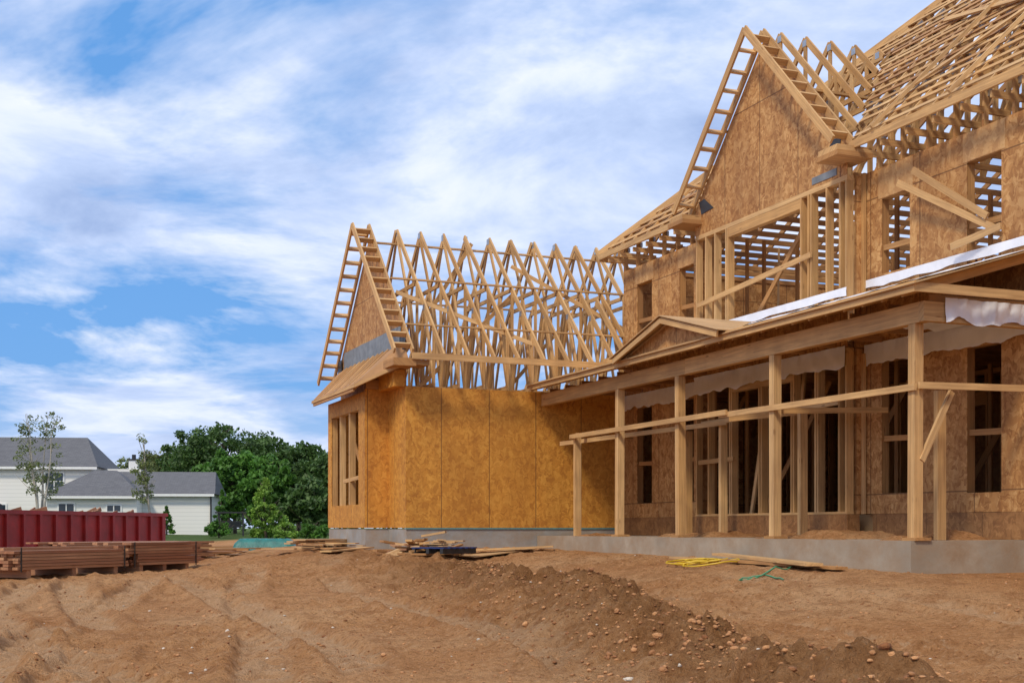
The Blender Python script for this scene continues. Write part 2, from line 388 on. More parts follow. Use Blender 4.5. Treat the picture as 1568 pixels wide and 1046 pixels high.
# ---- projecting gable bay
UB=13.15; V0,V1=17.73,22.70
def st(v,z0,z1,w=.045,mat='lum',u=UB,dep=.14): beam(L('bay_studs',mat),(u+dep/2,v,z0),(u+dep/2,v,z1),w,dep,side=(0,1,0))
for v in (17.76,17.95,18.55,18.62,19.27,21.33,21.40,22.2,22.66): st(v,F1+.04,C1)
for v in (19.34,20.3,20.38): st(v,F1+.04,C1-.3)
for v in (17.76,17.93,18.3,18.75,18.83,19.05,21.47,21.54,21.95,22.3,22.66): st(v,F2+.55,WT-.12)
box(L('bay_plates'),UB,UB+.14,V0,V1,F1,F1+.04); box(L('bay_plates'),UB,UB+.14,V0,V1,C1,C1+.09)
box(L('bay_plates'),UB+.005,UB+.13,19.3,21.3,C1-.3,C1-.003)
box(L('bay_plates'),UB,UB+.14,V0,V1,WT-.12,WT-.04); box(L('bay_plates'),UB+.004,UB+.13,19.07,21.45,WT-.30,WT-.123)
box(L('bay_band','osbm'),UB+.001,UB+.016,V0,V1,C1+.093,F2+.5); box(L('bay_plates'),UB,UB+.14,V0,V1,F2+.505,F2+.55)
beam(L('bay_guard'),(UB-.03,22.55,4.45),(UB-.03,18.7,4.72),.04,.09); beam(L('bay_guard'),(UB-.03,22.5,1.3),(UB-.03,21.2,1.32),.04,.09)
beam(L('bay_guard','lumd'),(UB+.3,21.2,F2+.5),(UB+.5,19.6,5.5),.04,.09); beam(L('bay_guard','lum'),(UB+.4,19.9,F1),(UB+.4,19.5,2.8),.04,.09); beam(L('bay_guard','lum'),(UB+.3,21.1,F1),(UB+.3,20.5,2.6),.04,.09)
for v in (V0+.001,):
    box(L('bay_cheek','osbm'),UB+.16,UF-.01,v,v+.014,F1,C1+.1); box(L('bay_cheek','osbm'),UB+.16,UF-.01,v,v+.014,C1+.11,WT-.04)
box(L('bay_cheek','osbm'),UB+.16,UF-.01,V1-.015,V1,F1,WT-.04)
for z0,z1 in ((F1,C1),(F2,WT)):
    beam(L('bay_studs'),(UF-.04,V0-.03,z0),(UF-.04,V0-.03,z1),.045,.09)
GC=20.2; GZ=6.34; GP=9.10; GH=2.65; gs=(GP-GZ)/GH
zb=WT-.04
slab(L('gable_sheathing','osbm'),[(UB,V0,zb),(UB,V1,zb),(UB,V1,GP-.12-gs*(V1-GC)),(UB,GC,GP-.12),(UB,V0,GP-.12-gs*(GC-V0))],(.015,0,0))
def ladder(owner_part,u0,u1,vc,hw,zf,zp,mat='lum',sp=.4):
    for sg in (-1,1):
        a=(vc+sg*hw,zf);b=(vc,zp)
        for u in (u0,u1):
            beam(L(owner_part,mat),(u,a[0],a[1]),(u,b[0],b[1]),.042,.14,side=(1,0,0))
        Ln=math.hypot(hw,zp-zf); k=sp*.5
        while k<Ln-.1:
            t=k/Ln; v=lerp(a[0],b[0],t); z=lerp(a[1],b[1],t)
            d=Vector((0,b[0]-a[0],b[1]-a[1])).normalized()
            beam(L(owner_part,mat),(u0+.022,v,z),(u1-.022,v,z),.042,.12,side=d); k+=sp*random.uniform(.93,1.07)
ladder('gable_ladder',UB-.42,UB-.03,GC,GH,GZ,GP)
for sg in (-1,1):
    vc=GC+sg*(GH-.12)
    box(L('eave_return','lumd'),UB-.45,UF-.1,vc-.3,vc+.3,GZ-.28,GZ-.20); box(L('eave_return','lum'),UB-.43,UF-.1,vc-.26,vc+.26,GZ-.197,GZ-.1)
    slab(L('felt','black'),[(UB-.012,vc-sg*.28,GZ-.08),(UB-.012,vc-sg*.75,GZ-.05),(UB-.012,vc-sg*.4,GZ+.2),(UB-.012,vc-sg*.2,GZ+.18)],(.008,0,0))
box(L('felt','tarp'),UB-.012,UB-.003,18.0,18.7,GZ-.42,GZ-.3)
def plate(u,v,z,s=.12,part='truss_plates'): box(L(part,'plate'),u-.025,u+.025,v-s/2,v+s/2,z-s/2,z+s/2)
for i,u in enumerate(np.arange(UB+.35,15.75,.55)):
    base=max(GZ-.3,u-6.76); hw=(GP-base)/gs
    for sg in (-1,1): beam(L('gable_trusses'),(u,GC+sg*hw,base),(u,GC,GP),.04,.11,side=(1,0,0))
    plate(u,GC,GP-.08)
    beam(L('gable_trusses'),(u,GC-hw,base),(u,GC+hw,base),.04,.09,side=(1,0,0))
    for f in (-.55,0,.55):
        zt=GP-abs(f)*hw*gs
        if zt-base>.3: beam(L('gable_trusses'),(u,GC+f*hw,base),(u,GC+f*hw,zt),.04,.08,side=(1,0,0))
    for f in (-.55,.55):
        beam(L('gable_trusses'),(u,GC,base),(u,GC+f*hw,GP-.55*hw*gs),.04,.08,side=(1,0,0))
for sg in (-1,1):
    beam(L('gable_trusses'),(UB,GC+sg*1.3,GP-1.3*gs-.1),(15.0,GC+sg*1.3,GP-1.3*gs-.1),.09,.04)
# ---- main roof
EU,EZ=13.1,6.34; RK=6.4; HV=27.0
for i,v in enumerate(np.arange(5.2,26.8,.61)):
    km=min(RK,(HV-v)/2)
    gd=abs(v-GC); k0=0 if gd>GH else max(0,(GP-gs*gd)-EZ)
    if k0<km: beam(L('main_rafters'),(EU+k0,v,EZ+k0-.07),(EU+km,v,EZ+km-.07),.04,.13,side=(0,1,0))
    beam(L('main_rafters','lumd'),(EU+12.8,v,EZ),(EU+12.8-km,v,EZ+km),.04,.12,side=(0,1,0))
    if gd>GH+.05:
        beam(L('truss_heels'),(EU,v,EZ-.2),(UF+.5,v,EZ-.2),.042,.1,side=(0,1,0)); beam(L('truss_heels'),(UF+.05,v,WT),(UF+.05,v,EZ+.3),.043,.09,side=(0,1,0))
        plate(UF+.1,v-.02,EZ+.05,.1)
    beam(L('truss_webs','lumd'),(UF,v,WT+.05),(25.4,v,WT+.05),.04,.1,side=(0,1,0))
    if km>1.4:
        for (a,z0,b,z1) in ((1.2,0,1.2,1),(1.2,0,2.6,1),(2.6,0,2.6,1),(2.6,0,4.2,1),(4.2,0,4.2,1),(4.2,0,6.2,1)):
            if b<km: beam(L('truss_webs','lum'),(EU+a,v,WT+.08),(EU+b,v,EZ+b-.12),.04,.09,side=(0,1,0)); plate(EU+b-.02,v-.02,EZ+b-.14,.13)
    for kk in (.9,2.0,3.3,4.8):
        if k0<kk<km: prism(L('truss_plates','plate'),(EU+kk,v,EZ+kk-.05),(.05,0,.05),(0,.026,0),(-.03,0,.03))
k=.12;row=0
while k<RK:
    vmax=HV-2*k
    if k<GP-EZ: h=(GP-EZ-k)/gs+.05; seg=[(5,GC-h),(GC+h,vmax)]
    else: seg=[(5,vmax)]
    for a,b in seg:
        v=a
        while v<b-.2:
            e=min(b,v+random.choice([2.44,3.05,3.66]))
            if random.random()<.95: beam(L('roof_lath',random.choice(['lum','lum','lumd'])),(EU+k,v,EZ+k+.012+.01*(row%2)),(EU+k,e-.02,EZ+k+.012+.01*(row%2)+random.uniform(-.006,.006)),.10,.022,side=(1,0,1))
            v=e
    if row%2==0: beam(L('roof_lath','lumd'),(EU+12.8-k,5,EZ+k+.03),(EU+12.8-k,vmax,EZ+k+.03),.09,.022,side=(1,0,-1))
    k+=.15 if k>1.6 else .2; row+=1
slab(L('roof_sheathing','ply'),[(EU+.1,22.95,EZ+.04),(EU+.1,HV-.1,EZ+.04),(EU+2.1,HV-4.1,EZ+2.04)],(0,0,.015))
beam(L('hip_rafter'),(EU,HV,EZ),(EU+RK,HV-2*RK,EZ+RK),.05,.2); beam(L('hip_rafter'),(EU+12.8,HV,EZ),(EU+12.8-RK,HV-2*RK,EZ+RK),.05,.2); beam(L('hip_rafter'),(EU+RK,5,EZ+RK),(EU+RK,HV-2*RK,EZ+RK),.05,.2)
for u in np.arange(13.6,25.6,.61):
    kk=min(u-EU,EU+12.8-u); beam(L('hip_rafter','lumd'),(u,HV,EZ),(u,HV-2*kk,EZ+kk),.04,.12)
for a,b in ((5,GC-GH),(GC+GH,HV)):
    box(L('eave_fascia'),EU-.045,EU,a,b,EZ-.13,EZ)
    box(L('eave_fascia','lum'),EU+.28,EU+.32,a+.01,b-.02,EZ+.1,EZ+.19)
box(L('eave_fascia'),EU,EU+12.8,HV,HV+.04,EZ-.15,EZ)
for p,q in (((13.2,16.5,5.42),(13.45,14.6,4.3)),((13.25,16.2,5.55),(13.4,14.75,4.52)),((13.3,15.4,4.2),(13.42,14.5,4.33))): beam(L('outer_braces'),p,q,.04,.10)
beam(L('roof_braces'),(EU+.5,17.2,EZ+.62),(EU+2.6,12.5,EZ+2.72),.12,.03,side=(1,0,1)); beam(L('roof_braces'),(EU+2.5,18.2,EZ+2.62),(EU+.7,11.5,EZ+.82),.12,.03,side=(1,0,1))
for v in (16.9,15.1,13.2): beam(L('roof_braces'),(EU-.1,v,EZ+.05),(EU+3.2,v-.5,EZ+3.35),.05,.06)
# ---- porch
PU=11.33; PV0,PV1=13.89,26.58
box(L('porch_slab','conc'),PU,UF-.003,PV0,PV1,-1.0,-.174)
posts=[14.0,17.35,20.4,22.8]
for v in posts:
    lean=random.uniform(-.03,.03)
    beam(L('porch_posts'),(11.5,v-.035+lean,-.17),(11.5,v-.035,2.73),.068,.14,side=(0,1,0)); beam(L('porch_posts'),(11.5,v+.038+lean,-.17),(11.5,v+.038,2.73),.068,.135,side=(0,1,0))
    box(L('porch_posts','lumd'),11.38,11.64,v-.14,v+.14,-.172,-.13)
for v,u,zt in ((24.8,11.5,1.95),(14.35,12.2,1.9),(18.2,12.6,1.95),(20.9,12.7,1.95),(22.2,12.7,1.9)):
    beam(L('short_posts'),(u,v,-.17),(u,v,zt),.09,.14,side=(0,1,0))
beam(L('porch_beam'),(11.5,13.75,2.87),(11.5,20.1,2.87),.14,.27); beam(L('porch_beam'),(11.5,20.1,2.865),(11.5,26.55,2.865),.145,.265)
box(L('porch_beam'),11.42,13.45,13.74,13.85,2.74,3.0)
box(L('porch_fascia'),11.06,11.10,13.5,18.9,3.06,3.20); box(L('porch_fascia'),11.062,11.10,18.903,26.5,3.055,3.195)
box(L('porch_fascia'),11.10,13.49,13.5,13.54,3.065,3.19)
for v in np.arange(13.8,26.5,.42):
    beam(L('porch_rafters'),(11.1,v,3.10),(UF-.02,v,3.80),.04,.13,side=(0,1,0))
for v in np.arange(13.8,26.5,.84): box(L('porch_joists','lumd'),11.6,UF-.04,v+.05,v+.09,3.03,3.12)
def sl(u): return 3.10+(u-11.1)*.7/2.38+.075
slab(L('porch_roof_deck','ply'),[(11.02,13.45,sl(11.02)),(11.02,26.5,sl(11.02)),(UF-.01,26.5,sl(UF)),(UF-.01,13.45,sl(UF))],(0,0,.014))
def wavy(part,mat,P,du,dv,nu,nv,amp,freq=6.,seed=0,sag=0.0):
    g=L('s_'+part,mat); b0=len(g.v)
    nrm=Vector(du).cross(Vector(dv)).normalized()
    for j in range(nv+1):
        for i in range(nu+1):
            p=Vector(P)+Vector(du)*(i/nu)+Vector(dv)*(j/nv)
            a=float(fbm(np.array([i*freq/nu*2]),np.array([j*1.5/nv+seed]),seed,3)[0])-.5
            s2=float(fbm(np.array([i*freq/nu*.7]),np.array([seed*3.3]),seed+5,2)[0])-.5
            g.v.append(list(p+nrm*a*amp+Vector((0,0,s2*sag*(1-j/nv)))))
    for j in range(nv):
        for i in range(nu):
            a=b0+j*(nu+1)+i; g.f.append((a,a+1,a+nu+2,a+nu+1)); g.uv.extend([(0,0),(1,0),(1,1),(0,1)])
wavy('membrane','white',(12.0,13.5,sl(12.0)+.04),(0,8.9,0),(1.48,0,(UF-12.02)*.294),90,6,.04,14,1)
wavy('membrane','white',(UF-.03,13.9,3.97),(0,3.8,0),(0,0,.14),60,2,.02,14,2,.06)
wavy('membrane','white',(UB-.03,17.7,3.85),(0,5.0,0),(0,0,.14),60,2,.02,14,2,.06)
wavy('wall_membrane','white',(UF-.03,14.0,2.68),(0,3.7,0),(0,0,.36),60,5,.06,24,3,.14)
wavy('wall_membrane','white',(UB-.03,17.75,2.68),(0,4.95,0),(0,0,.34),80,5,.06,28,4,.14)
wavy('wall_membrane','white',(UF-.03,22.75,2.70),(0,3.75,0),(0,0,.32),60,5,.06,24,5,.12)
wavy('end_membrane','white',(11.75,13.70,2.76),(1.75,0,-.02),(0,0,.30),40,5,.12,9,6,.15)
wavy('end_membrane','white',(11.62,13.95,2.99),(1.8,0,.0),(0,1.8,.02),30,8,.12,7,7)
# rails
beam(L('porch_rails'),(11.41,13.9,1.88),(11.41,18.9,1.90),.04,.09); beam(L('porch_rails'),(11.37,18.6,1.93),(11.38,24.9,1.93),.04,.09)
beam(L('porch_rails'),(11.6,25.9,1.85),(12.6,20.6,1.95),.04,.09); beam(L('porch_rails'),(12.6,21.5,1.98),(12.6,17.2,2.02),.04,.09)
beam(L('porch_rails'),(11.5,24.8,1.99),(13.2,25.6,1.99),.1,.04); beam(L('porch_rails'),(11.45,13.88,1.9),(13.5,13.85,1.93),.04,.09)
beam(L('porch_rails'),(11.55,13.95,.9),(12.1,14.0,1.85),.04,.09); beam(L('porch_rails'),(11.6,18.9,1.85),(13.1,18.3,2.0),.04,.09); beam(L('porch_rails'),(11.55,17.4,1.86),(13.4,17.0,1.9),.04,.09)
# small porch gable
pc,ph_,pz,pp=20.1,1.9,3.16,3.66
for sg in (-1,1):
    beam(L('porch_gable'),(10.95,pc+sg*ph_,pz),(10.95,pc,pp),.04,.10,side=(1,0,0)); beam(L('porch_gable'),(11.2,pc+sg*ph_,pz),(11.2,pc,pp),.04,.12,side=(1,0,0))
    slab(L('porch_gable','ply'),[(10.9,pc+sg*(ph_+.08),pz+.05),(10.9,pc,pp+.075),(12.8,pc,pp+.075),(11.25,pc+sg*(ph_+.08),pz+.05)],(0,0,.016))
slab(L('porch_gable','osbm'),[(11.15,pc-ph_,pz),(11.15,pc+ph_,pz),(11.15,pc,pp-.03)],(.012,0,0))

# ---- wing
WU,WV0,WV1=8.26,26.6,32.3; WZ=3.05
box(L('wing_foundation','concb'),WU+.02,14.6,WV0+.02,WV1,-1.,-.03); box(L('wing_foundation','concb'),7.73,WU+.02,27.93,31.28,-1.,-.03)
box(L('sill_seal','seal'),WU-.004,13.49,WV0-.004,WV0+.01,-.03,.0)
box(L('wing_sheathing','osbw'),WU,14.6,WV0,WV0+.015,0,WZ)
box(L('wing_sheathing','osbw'),WU,WU+.015,WV0+.016,27.9,0,WZ); box(L('wing_sheathing','osbw'),WU,WU+.015,31.3,WV1,0,WZ)
box(L('wing_sheathing','osbw'),WU,14.6,WV1,WV1+.015,0,WZ)
box(L('wing_sheathing','osbw'),7.71,WU-.001,27.9,27.915,0,WZ+.05); box(L('wing_sheathing','osbw'),7.71,WU-.001,31.285,31.3,0,WZ)
wo=[(28.45,30.95,.53,2.68)]
wallx(L('wing_sheathing','osbw'),7.71,.015,27.916,31.284,0,WZ,wo)
g=L('wing_studs')
for v in (28.42,29.3,29.36,30.2,30.98): beam(g,(7.80,v,.05),(7.80,v,2.95),.045,.14,side=(0,1,0))
box(g,7.727,7.87,28.45,30.95,.47,.527); box(g,7.727,7.87,28.45,30.95,2.685,2.9)
beam(g,(7.75,28.5,1.15),(7.75,29.9,1.1),.04,.09); beam(L('wing_studs','lumd'),(8.2,28.6,.1),(8.1,30.6,2.4),.04,.09)
for u in np.arange(8.4,14.5,.405):
    beam(L('wing_studs','lumd'),(u,WV0+.07,.04),(u,WV0+.07,WZ-.09),.04,.1,side=(1,0,0)); beam(L('wing_studs','lumd'),(u,WV1-.07,.04),(u,WV1-.07,WZ-.09),.04,.1,side=(1,0,0))
box(L('wing_plates'),WU+.002,14.6,WV0+.018,WV0+.15,WZ-.08,WZ+.003); box(L('wing_plates'),WU+.002,14.6,WV1-.15,WV1,WZ-.08,WZ+.003)
WC,WH,WF,WP=29.4,3.42,3.72,7.10; ws=(WP-WF)/WH
for i,u in enumerate(np.arange(8.9,14.9,.585)):
    T=L('wing_trusses'); sx=(1,0,0)
    u+=random.uniform(-.015,.015)
    for sg in (-1,1):
        beam(T,(u,WC+sg*WH,WF-.06),(u+random.uniform(-.03,.03),WC,WP-.06),.042,.12,side=sx)
        zt=lambda v:WP-.1-ws*abs(v-WC)
        e=WC+sg*2.75
        beam(T,(u,e,WZ+.05),(u,e,zt(e)),.04,.09,side=sx)
        a=WC+sg*1.55; beam(T,(u,a,WZ+.09),(u,a,zt(a)),.04,.09,side=sx)
        beam(T,(u,e,WZ+.1),(u,WC+sg*2.1,zt(WC+sg*2.1)),.04,.08,side=sx); beam(T,(u,WC+sg*2.1,zt(WC+sg*2.1)),(u,a,WZ+.1),.04,.08,side=sx)
        beam(T,(u,a,WZ+.1),(u,WC+sg*.75,5.55),.04,.08,side=sx); beam(T,(u,WC+sg*.75,5.55),(u,WC,WP-.15),.04,.08,side=sx)
        beam(T,(u,WC+sg*.75,5.55),(u,WC,WZ+.1),.04,.08,side=sx)
        plate(u,WC+sg*2.1,zt(WC+sg*2.1)-.02,.12)
    plate(u,WC,WP-.12,.14)
    beam(T,(u,WC-2.8,WZ+.06),(u,WC+2.8,WZ+.06),.04,.1,side=sx); beam(T,(u,WC-1.5,5.55),(u,WC+1.5,5.55),.042,.09,side=sx)
for v,z in ((WC-1.5,5.62),(WC+1.5,5.62),(WC-2.65,4.42),(WC+.1,WP-.35),(WC-1.6,WZ+.13),(WC+1.6,WZ+.13)):
    beam(L('wing_braces'),(8.3,v,z),(14.7,v,z+.02),.09,.035)
for a,b in (((8.4,27.8,5.3),(11.3,26.6,4.1)),((11.6,28.8,6.3),(14.2,26.9,4.4)),((9,27.9,3.2),(11.5,28.2,5.6)),((12,30.9,3.2),(14,30.6,5.5)),((8.5,29.4,3.2),(10.8,29.4,6.9))): beam(L('wing_braces'),a,b,.04,.09)
box(L('wing_fascia'),8.2,13.4,WC-WH-.04,WC-WH,WF-.16,WF-.02); box(L('wing_fascia'),8.2,14.6,WC+WH,WC+WH+.04,WF-.16,WF-.02)
slab(L('wing_gable_sheathing','osbm'),[(WU,WC-2.8,WZ+.01),(WU,WC+2.8,WZ+.01),(WU,WC+2.8,WP-.14-2.8*ws),(WU,WC,WP-.14),(WU,WC-2.8,WP-.14-2.8*ws)],(.015,0,0))
ladder('wing_ladder',7.82,8.22,WC,WH,WF,WP)
box(L('wing_return','lumd'),7.8,8.3,25.98,26.75,WF-.3,WF-.14); box(L('wing_return','lumd'),8.3,8.6,26.0,26.59,WF-.27,WF-.16)
box(L('wing_return','osbw'),8.0,WU-.003,26.62,27.88,WZ,WF-.31)
box(L('wing_return','lum'),12.9,13.45,26.0,26.4,WF-.02,WF+.12); beam(L('wing_return','lum'),(13.3,26.05,WF+.15),(13.3,27.6,WF+1.65),.05,.14,side=(1,0,0))
# pent roof over bay
a0=(7.40,31.55,3.16);a1=(7.40,27.55,3.16);b1=(WU-.01,26.75,3.98);b0_=(WU-.01,32.2,3.98)
slab(L('pent_roof','pent'),[a0,a1,b1,b0_],(0,0,.02)); slab(L('pent_roof','pent'),[a1,(WU-.01,26.2,3.45),b1],(0,0,.02))
beam(L('pent_fascia'),(7.38,31.6,3.12),(7.38,27.5,3.12),.04,.07); beam(L('pent_fascia'),(7.38,27.5,3.12),(8.0,26.3,3.44),.04,.07)
beam(L('pent_fascia','lumd'),(7.40,31.5,3.05),(7.40,27.7,3.05),.04,.07)
for v in np.arange(27.8,31.5,.4): beam(L('pent_rafters'),(7.42,v,3.1),(WU-.02,v,3.85),.04,.1,side=(0,1,0)); beam(L('pent_battens','lum'),(7.44,v,3.225),(WU-.04,v,4.0),.04,.02,side=(0,1,0))
box(L('pent_rafters','lumd'),7.72,WU-.02,27.8,27.88,WZ+.05,3.3)
wavy('gable_felt','tarp',(WU-.03,26.9,3.95),(0,4.9,0),(0,0,.45),50,4,.04,14,8,.1)
wavy('gable_felt','black',(WU-.05,26.5,3.85),(0,.5,0),(0,-.1,.35),8,4,.05,4,9); wavy('gable_felt','black',(WU-.05,31.9,3.85),(0,.4,0),(0,0,.4),8,4,.05,4,10)
flush()

# ------------------------------------------------------------------ neighbour house
m,nt,b=newmat('white_siding'); n=N(nt); co_=n('ShaderNodeTexCoord').outputs['Object']; z=n('ShaderNodeSeparateXYZ',ins={0:co_}).outputs[2]
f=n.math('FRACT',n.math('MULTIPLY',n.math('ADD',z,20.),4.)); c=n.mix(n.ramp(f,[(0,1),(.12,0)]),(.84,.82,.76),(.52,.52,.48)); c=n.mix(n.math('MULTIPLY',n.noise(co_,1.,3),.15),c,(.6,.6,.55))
nt.links.new(c,b.inputs['Base Color']); b.inputs['Roughness'].default_value=.6; M['siding']=m
m,nt,b=newmat('asphalt_shingles'); n=N(nt); co_=n('ShaderNodeTexCoord').outputs['Object']
br=n('ShaderNodeTexBrick',ins={'Vector':co_,'Scale':1.6,'Color1':(.11,.11,.12,1),'Color2':(.155,.155,.165,1),'Mortar':(.06,.06,.065,1),'Mortar Size':.015}); nt.links.new(n.mix(.4,br.outputs[0],n.mix(n.noise(co_,6.,4),(.07,.07,.075),(.19,.185,.18))),b.inputs['Base Color']); b.inputs['Roughness'].default_value=.9; M['shingle']=m
M['trim']=plain('white_trim',(.82,.82,.79),.5,.05); M['glass']=plain('window_glass',(.03,.045,.06),.08,.3,1.)
M['dark']=plain('dark_metal',(.03,.03,.03),.5)
cx,cy=C(-26,85); NH=owner('white_house',(cx,cy,0),YAW+math.radians(6))
g=lambda p,mt:grp(NH,p,mt)
def hip(g_,x0,x1,y0,y1,z0,z1,i0,i1,o=.35):
    x0-=o;x1+=o;y0-=o;y1+=o; ym=(y0+y1)/2
    A,B,Cc,D=(x0,y0,z0),(x1,y0,z0),(x1,y1,z0),(x0,y1,z0);E,F=(x0+i0,ym,z1),(x1-i1,ym,z1)
    for f in ([A,B,F,E],[B,Cc,F],[Cc,D,E,F],[D,A,E],[D,Cc,B,A]): poly(g_,f)
def win(x,z,w=1.0,h=1.2,y=0.0,own=NH):
    box(grp(own,'window_trim','trim'),x-w/2-.1,x+w/2+.1,y-.06,y-.003,z-.1,z+h+.1); box(grp(own,'window_glass','glass'),x-w/2,x+w/2,y-.075,y-.055,z,z+h)
    box(grp(own,'window_trim','trim'),x-.03,x+.03,y-.09,y-.076,z,z+h); box(grp(own,'window_trim','trim'),x-w/2,x-.032,y-.09,y-.076,z+h/2-.03,z+h/2+.03); box(grp(own,'window_trim','trim'),x+.032,x+w/2,y-.09,y-.076,z+h/2-.03,z+h/2+.03)
box(g('walls','siding'),-16,-1.6,0,8,-1,4.0); hip(g('roof','shingle'),-16,-1.6,0,8,4.0,6.2,5,1.6)
box(g('walls','siding'),-3.6,1.9,-4,-.01,-1,2.0); hip(g('roof','shingle'),-3.6,1.9,-4,2.5,2.0,3.75,2.6,2.2)
box(g('walls','siding'),.2,6.2,-2,4,-1,2.2); hip(g('roof','shingle'),.2,6.2,-2,4,2.2,3.75,.0,.35)
box(g('walls','siding'),-2.6,1.0,2.6,7,-1,4.0) ; hip(g('roof','shingle'),-16,-7.5,-2.2,-.02,1.5,2.0,.5,.5,.1)
for x in (-15.5,-13,-10.3,-7.8): box(g('porch_column','trim'),x-.08,x+.08,-2.1,-1.95,-1,1.5)
for x0,x1,y,z in ((-16,-1.3,-.37,3.93),(-3.9,2.2,-4.36,1.93),(-.1,6.5,-2.36,2.13)): box(g('gutter','trim'),x0,x1,y-.08,y,z-.1,z+.06)
win(-4.1,2.5,1.1,1.1); win(-8.3,2.4,1.1,1.2); win(-8.0,.2,1.6,1.3); win(-11,2.4); win(.5,.6,.8,.8,-4.0); win(-2.4,.5,.9,1.,-4.0)
box(g('chimney','trim'),.15,.75,2.7,3.3,2.5,4.6); box(g('chimney','dark'),.1,.8,2.65,3.35,4.6,4.7); tube(g('chimney','dark'),[(.45,3,4.7),(.45,3,5.0)],[.14,.14])
box(g('downspout','dark'),6.2,6.3,-2.1,-2.0,-.8,2.1)

# ------------------------------------------------------------------ dumpster
M['red']=plain('red_paint',(.36,.02,.018),.5,.4,1.6,bump=.15,col2=(.22,.02,.015)); M['rust']=plain('rusty_steel',(.16,.05,.03),.8,.4,3.)
p0=C(-12.5,29.2);p1=C(-10.25,38.0)
dx,dy=p1[0]-p0[0],p1[1]-p0[1];LD=math.hypot(dx,dy)
D=owner('dumpster',(p0[0],p0[1],gz(*C(-11.3,33))-.04),math.atan2(dy,dx))
g=lambda p,mt:grp(D,p,mt); W=2.3;zt=1.40
box(g('floor','rust'),0,LD,0.02,W-.02,.15,.22)
for y in (0,W): box(g('side_wall','red'),0,LD,y-.02,y+.02,.15,zt-.1)
for x in (0,LD): box(g('end_wall','red'),x-.02,x+.02,.022,W-.022,.16,zt-.1)
for y in (0,W):
    box(g('top_rail','red'),-.06,LD+.06,y-.07,y+.07,zt-.098,zt)
    box(g('bottom_rail','red'),-.03,LD+.03,y-.06,y+.06,.08,.2)
    for i in range(14):
        x=.25+i*(LD-.5)/13; s=-1 if y==0 else 1
        box(g('ribs','red'),x-.05,x+.05,min(y+s*.021,y+s*.09),max(y+s*.021,y+s*.09),.201,zt-.099)
for x in (0,LD): box(g('top_rail','red'),x-.06,x+.06,.075,W-.075,zt-.097,zt-.002)
for x in (.6,LD-.6):
    for y in (.2,W-.2): tube(g('s_rollers','rust'),[(x,y-.1,.1),(x,y+.1,.1)],[.1,.1],12)
for i in range(14):
    x=random.uniform(2,LD-.5); beam(g('debris','redlum'),(x,random.uniform(.3,1.9),1.0),(x+random.uniform(.8,2),random.uniform(.3,1.9),zt+random.uniform(-.05,.12)),.04,.12)

# ------------------------------------------------------------------ lumber stacks
def stack(name,sd0,sd1,wid,layers,th,bw,mat,zoff=0,jit=.08,strap=True):
    a=C(*sd0);b=C(*sd1);dx,dy=b[0]-a[0],b[1]-a[1];Ls=math.hypot(dx,dy)
    zz=min(gz(*a),gz(*b),gz((a[0]+b[0])/2,(a[1]+b[1])/2))+.02+zoff
    o=owner(name,(a[0],a[1],zz),math.atan2(dy,dx))
    for k in np.linspace(.3,Ls-.3,3): box(grp(o,'bearer',mat),k-.05,k+.05,0.03,wid-.03,-.06,.085)
    nb=int(wid/bw)
    for l in range(layers):
        for j in range(nb):
            x0=random.uniform(-jit,jit)
            if l==layers-1 and random.random()<.25: continue
            off=random.uniform(-.012,.012)
            box(grp(o,'boards',mat),x0,Ls+random.uniform(-jit,jit),j*bw+.004+off,(j+1)*bw-.008+off,.088+l*th,.088+(l+1)*th-.008)
    if strap:
        for k in (Ls*.02,Ls*.96): box(grp(o,'strap','dark'),k,k+.03,-.022,-.014,.05,.088+layers*th)
    return o
stack('lumber_stack',(-8.84,23.0),(-7.65,25.6),1.1,7,.058,.14,'redlum',zoff=.08)
stack('lumber_stack.001',(-7.6,25.75),(-6.75,27.6),1.2,8,.058,.14,'redlum',jit=.25,zoff=.04)
stack('lumber_stack.002',(-9.4,27.5),(-7.2,30.5),1.3,11,.045,.18,'redlum',jit=.3,strap=False)
stack('lumber_stack.003',(-9.3,38),(-7.8,39.5),1.2,5,.05,.2,'lumd',jit=.4,strap=False)
stack('lumber_stack.004',(-4.5,29.3),(-3.7,30.6),.8,3,.04,.2,'ply',jit=.4,strap=False)
stack('lumber_stack.005',(-8.2,34.3),(-7.0,36),.9,3,.04,.2,'lumd',jit=.4,strap=False)

def plank(name,p,q,w,h,mat,lift=.03):
    o=owner(name,(0,0,0)); a=Vector((p[0],p[1],gz(*p)+lift));b=Vector((q[0],q[1],gz(*q)+lift)); beam(grp(o,'board',mat),a,b,w,h); return o
plank('loose_plank',(10.95,19.6),(10.75,15.2),.24,.04,'lum',.05); plank('loose_plank.001',(11.1,18.4),(10.3,14.6),.24,.04,'lum',.09); plank('loose_plank.002',(10.5,17.2),(10.6,14.4),.2,.04,'lumd',.05)
plank('loose_plank.003',(9.2,25.5),(10.9,24.7),.3,.03,'lum',.07); plank('loose_plank.004',(9.0,24.9),(10.6,25.4),.6,.02,'ply',.04)
plank('loose_plank.005',(6.4,26.2),(7.6,27.2),.3,.03,'lum',.06)
SP=owner('scrap_lumber_pile',(0,0,0))
for i in range(60):
    x=8.2+random.gauss(0,.4);y=25.3+random.gauss(0,.3);a=random.uniform(0,6.3);l=random.uniform(.2,.7); z=gz(x,y)+.04+abs(random.gauss(0,.13))*max(0,1-abs(x-8.2))
    beam(grp(SP,'offcuts',random.choice(['lum','lumd','redlum','ply'])),(x,y,z),(x+math.cos(a)*l,y+math.sin(a)*l,z+random.uniform(-.03,.1)),random.choice([.09,.14,.2]),.04)
M['blue']=plain('blue_plastic',(.015,.04,.16),.4)
